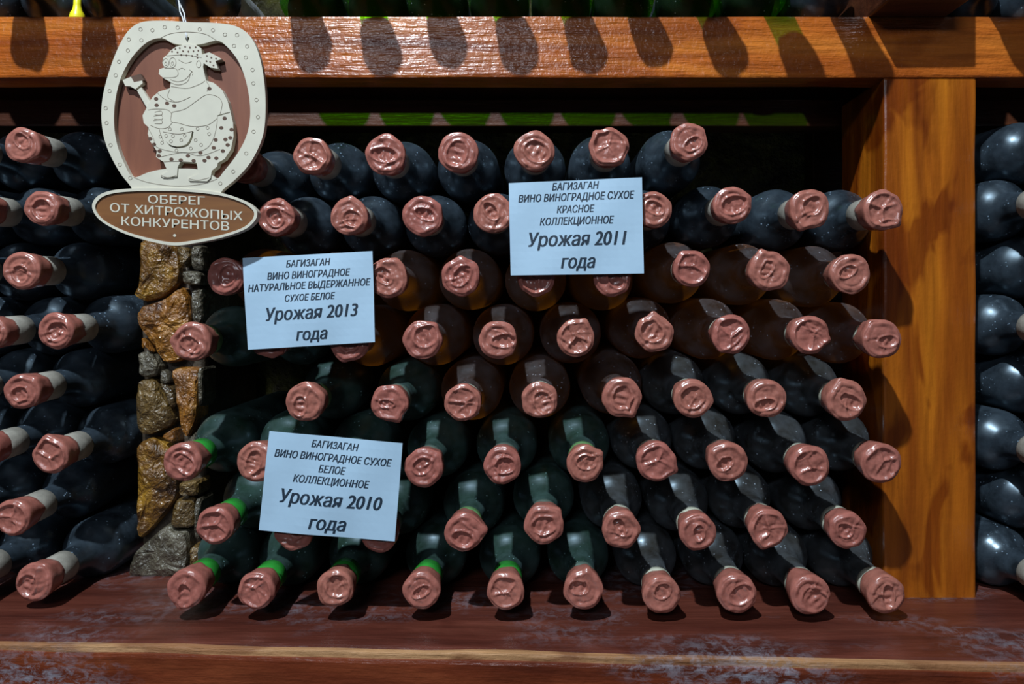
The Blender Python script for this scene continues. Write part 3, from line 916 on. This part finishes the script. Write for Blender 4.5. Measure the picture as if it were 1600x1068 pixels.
lines = [
    ell(341, 214, 14, 20) + [ell(341, 214, 14, 20)[0]], ell(373, 212, 15, 22) + [ell(373, 212, 15, 22)[0]], ell(341, 218, 5, 8) + [ell(341, 218, 5, 8)[0]], ell(372, 217, 5, 8) + [ell(372, 217, 5, 8)[0]],
    curve([(335, 238), (385, 240), (398, 265), (380, 280), (330, 282)]), curve([(362, 290), (395, 300), (430, 290), (455, 262), (462, 252)]), curve([(364, 305), (400, 315), (440, 300), (455, 262)]), curve([(450, 245), (465, 258), (463, 270)]),
    curve([(345, 182), (400, 178), (450, 180), (505, 190)]), curve([(365, 322), (440, 330), (500, 310), (520, 296)]), curve([(400, 200), (430, 215), (460, 208)]), curve([(400, 245), (415, 238), (430, 245)]),
    curve([(300, 350), (345, 385), (400, 392), (455, 370)]), curve([(360, 335), (350, 370), (380, 390)]), curve([(370, 440), (430, 425), (480, 390), (530, 360), (580, 370), (600, 400), (590, 450)]), curve([(370, 440), (365, 480), (400, 490), (460, 505), (530, 500), (575, 470)]),
    curve([(260, 430), (300, 425), (350, 430), (370, 450)]), curve([(270, 500), (310, 515), (350, 510), (372, 485)]), curve([(290, 440), (320, 435), (322, 452), (290, 452)]), curve([(285, 458), (322, 455), (324, 472), (288, 472)]), curve([(285, 478), (320, 475), (322, 492), (290, 492)]),
    curve([(262, 515), (285, 560), (300, 600), (380, 622), (470, 625), (530, 605), (560, 560), (575, 500), (578, 455)]), curve([(310, 512), (318, 545), (330, 572)]), curve([(328, 530), (400, 540), (466, 527)]), curve([(318, 645), (420, 625), (500, 640), (590, 610)]),
    curve([(330, 668), (400, 666), (480, 671)]), curve([(318, 728), (350, 740), (390, 730)]), curve([(448, 745), (490, 752), (540, 740)]), curve([(525, 296), (540, 320), (530, 345)]), ell(492, 220, 10, 16) + [ell(492, 220, 10, 16)[0]],
]
lines += [ell(x, y, 7, 7, n=10) + [ell(x, y, 7, 7, n=10)[0]] for x, y in [(360, 518), (415, 518), (487, 516), (533, 512), (316, 552), (343, 548), (374, 549), (428, 547), (540, 540), (412, 568), (365, 573), (478, 568), (503, 590), (456, 606), (390, 615), (324, 580)]]
strokes('engraved_lines', lines, 0.0074, 'ply_engraved', fig, 2.0)
dots('scarf_spots', [(385, 150), (405, 146), (430, 140), (452, 144), (478, 142), (370, 162), (395, 166), (420, 160), (445, 162), (468, 160), (490, 158), (412, 178), (436, 180), (462, 182), (485, 176), (530, 182), (550, 190), (572, 195), (545, 210), (560, 226), (528, 206), (486, 190)], 4, 4, 0.0074, 'ply_burnt', fig)
dots('cloth_spots', [(297, 379), (299, 408), (347, 399), (380, 411), (541, 332), (611, 468), (596, 512), (643, 520), (615, 565), (570, 567), (637, 557), (561, 603), (603, 618), (625, 590), (537, 648), (573, 651), (519, 662), (469, 663), (443, 640), (410, 660), (367, 656), (309, 640), (287, 588), (270, 562), (313, 618), (500, 626)], 10, 8, 0.0074, 'ply_burnt', fig)
# lettered plate
plate_out = spline([(5, 862), (30, 825), (80, 803), (160, 792), (300, 788), (450, 793), (600, 812), (700, 845), (750, 880), (762, 910), (745, 945), (700, 980), (600, 1015), (480, 1040), (382, 1052), (280, 1035), (160, 1000), (60, 950), (15, 905)])
pcx, pcy = 384, 915
plate_in = [(pcx + (x - pcx) * 0.962, pcy + (y - pcy) * 0.895) for x, y in plate_out]
slab('name_plate', [plate_in], 0.0064, -0.001, 'plate_brown', plaque)
rim = slab('plate_rim', [plate_out, plate_in], 0.0078, -0.001, 'plywood', plaque)
def plate_text(body, x0, x1, ymid0, ymid1, hcap):
    tv, tf = text_mesh(body, 0.0, 0.0)
    a, b = min(v.x for v in tv), max(v.x for v in tv)
    s = (x1 - x0) / (b - a)
    out = []
    for v in tv:
        t = (v.x - a) / (b - a)
        x = x0 + (x1 - x0) * t
        y = ymid0 + (ymid1 - ymid0) * t - (v.y - 0.36) * hcap / 0.72
        r = P(*q5(x, y), QD); r.y -= 0.0066
        out.append(r - PLB)
    faces, allv = [], []
    for q, sh in enumerate((-0.00018, 0.0, 0.00018)):
        faces += [tuple(i + len(allv) for i in f) for f in tf]
        allv += [p + Vector((sh, -0.00002 * q, 0)) for p in out]
    mesh_obj('lettering', allv, faces, MATS['plywood'], plaque, smooth=False)
plate_text('ОБЕРЕГ', 258, 518, 838, 846, 38)
plate_text('ОТ ХИТРОЖОПЫХ', 84, 692, 876, 916, 40)
plate_text('КОНКУРЕНТОВ', 136, 630, 938, 962, 40)
dots('plate_dot', [(380, 1005)], 7, 7, 0.0066, 'plywood', plaque)

# string from the hole up over the bottle neck on the upper shelf
def tube(pts, r, seg=8):
    vs_, fs = [], []
    for i, p in enumerate(pts):
        d_ = (pts[min(i + 1, len(pts) - 1)] - pts[max(i - 1, 0)]).normalized()
        u = d_.cross(Vector((0.3, 1, 0.2))).normalized(); w = d_.cross(u)
        for k in range(seg):
            a = 2 * math.pi * k / seg
            vs_.append(p + u * r * math.cos(a) + w * r * math.sin(a))
    for i in range(len(pts) - 1):
        for k in range(seg):
            fs.append((i * seg + k, i * seg + (k + 1) % seg, (i + 1) * seg + (k + 1) % seg, (i + 1) * seg + k))
    fs.append(tuple(reversed(range(seg)))); fs.append(tuple(range((len(pts) - 1) * seg, len(pts) * seg)))
    return vs_, fs
hp = P(*q5(437, 100), QD); hp.y -= 0.003
nx = (296 - VX) * (D + BEAM_Y) / F_PX
vs_all, fs_all = [], []
for s in (-1, 1):
    pts = [hp + Vector((0, 0.004 if s > 0 else -0.0035, -0.002))]
    pts.append(hp + Vector((0.0005 * s, 0.004 * s, 0.004)))
    top = Vector((nx + 0.0004 * s, 0.040, UP_Z - 0.024))
    for k in range(1, 9):
        q = pts[1].lerp(top, k / 8)
        q.x += 0.0008 * s * math.sin(k * 1.9)
        pts.append(q)
    for k in range(0, 7):
        a = -0.35 + (math.pi / 2 + 0.35) * k / 6
        pts.append(Vector((nx + 0.0158 * s * math.cos(a), 0.052, UP_Z + 0.0158 * math.sin(a))))
    v_, f_ = tube(pts, 0.0007)
    o_ = len(vs_all)
    vs_all += [v - PLB for v in v_]
    fs_all += [tuple(i + o_ for i in f) for f in f_]
mesh_obj('string', vs_all, fs_all, MATS['string'], plaque)

# ------------------------------------------------------------------ crumpled foil round the bottle that carries the plaque
def foil():
    vs_, fs = [], []
    SEG, N = 40, 16
    for j in range(N + 1):
        for k in range(SEG):
            a = 2 * math.pi * k / SEG
            z = 0.10 + 0.085 * j / N
            r = BR + 0.0009 + 0.0008 * noise.noise(Vector((math.cos(a) * 6, math.sin(a) * 6, z * 160)))
            vs_.append((r * math.cos(a), r * math.sin(a), z))
    for j in range(N):
        for k in range(SEG):
            fs.append((j * SEG + k, j * SEG + (k + 1) % SEG, (j + 1) * SEG + (k + 1) % SEG, (j + 1) * SEG + k))
    mesh_obj('foil_sleeve', vs_, fs, MATS['foil'], hang, smooth=False)
foil()

# ------------------------------------------------------------------ yellow glowing spot above the beam, put into an added flared solid
yp = P(121, 26, D + BEAM_Y + 0.012)
ys = lathe('yellow_glow_shape', [(0.0, 0.0), (0.0080, 0.0), (0.0083, 0.003), (0.0072, 0.008), (0.0050, 0.012), (0.0040, 0.018), (0.0038, 0.026), (0.0030, 0.027), (0.0, 0.027)], 'yellow_glow', 24)
yo = link('yellow_glow_shape', ys)
yo.location = (yp.x, yp.y, b_top - 0.0008)
tag(yo, 'small bright yellow flared shape on the beam, modelling a glowing spot', 'stopper')
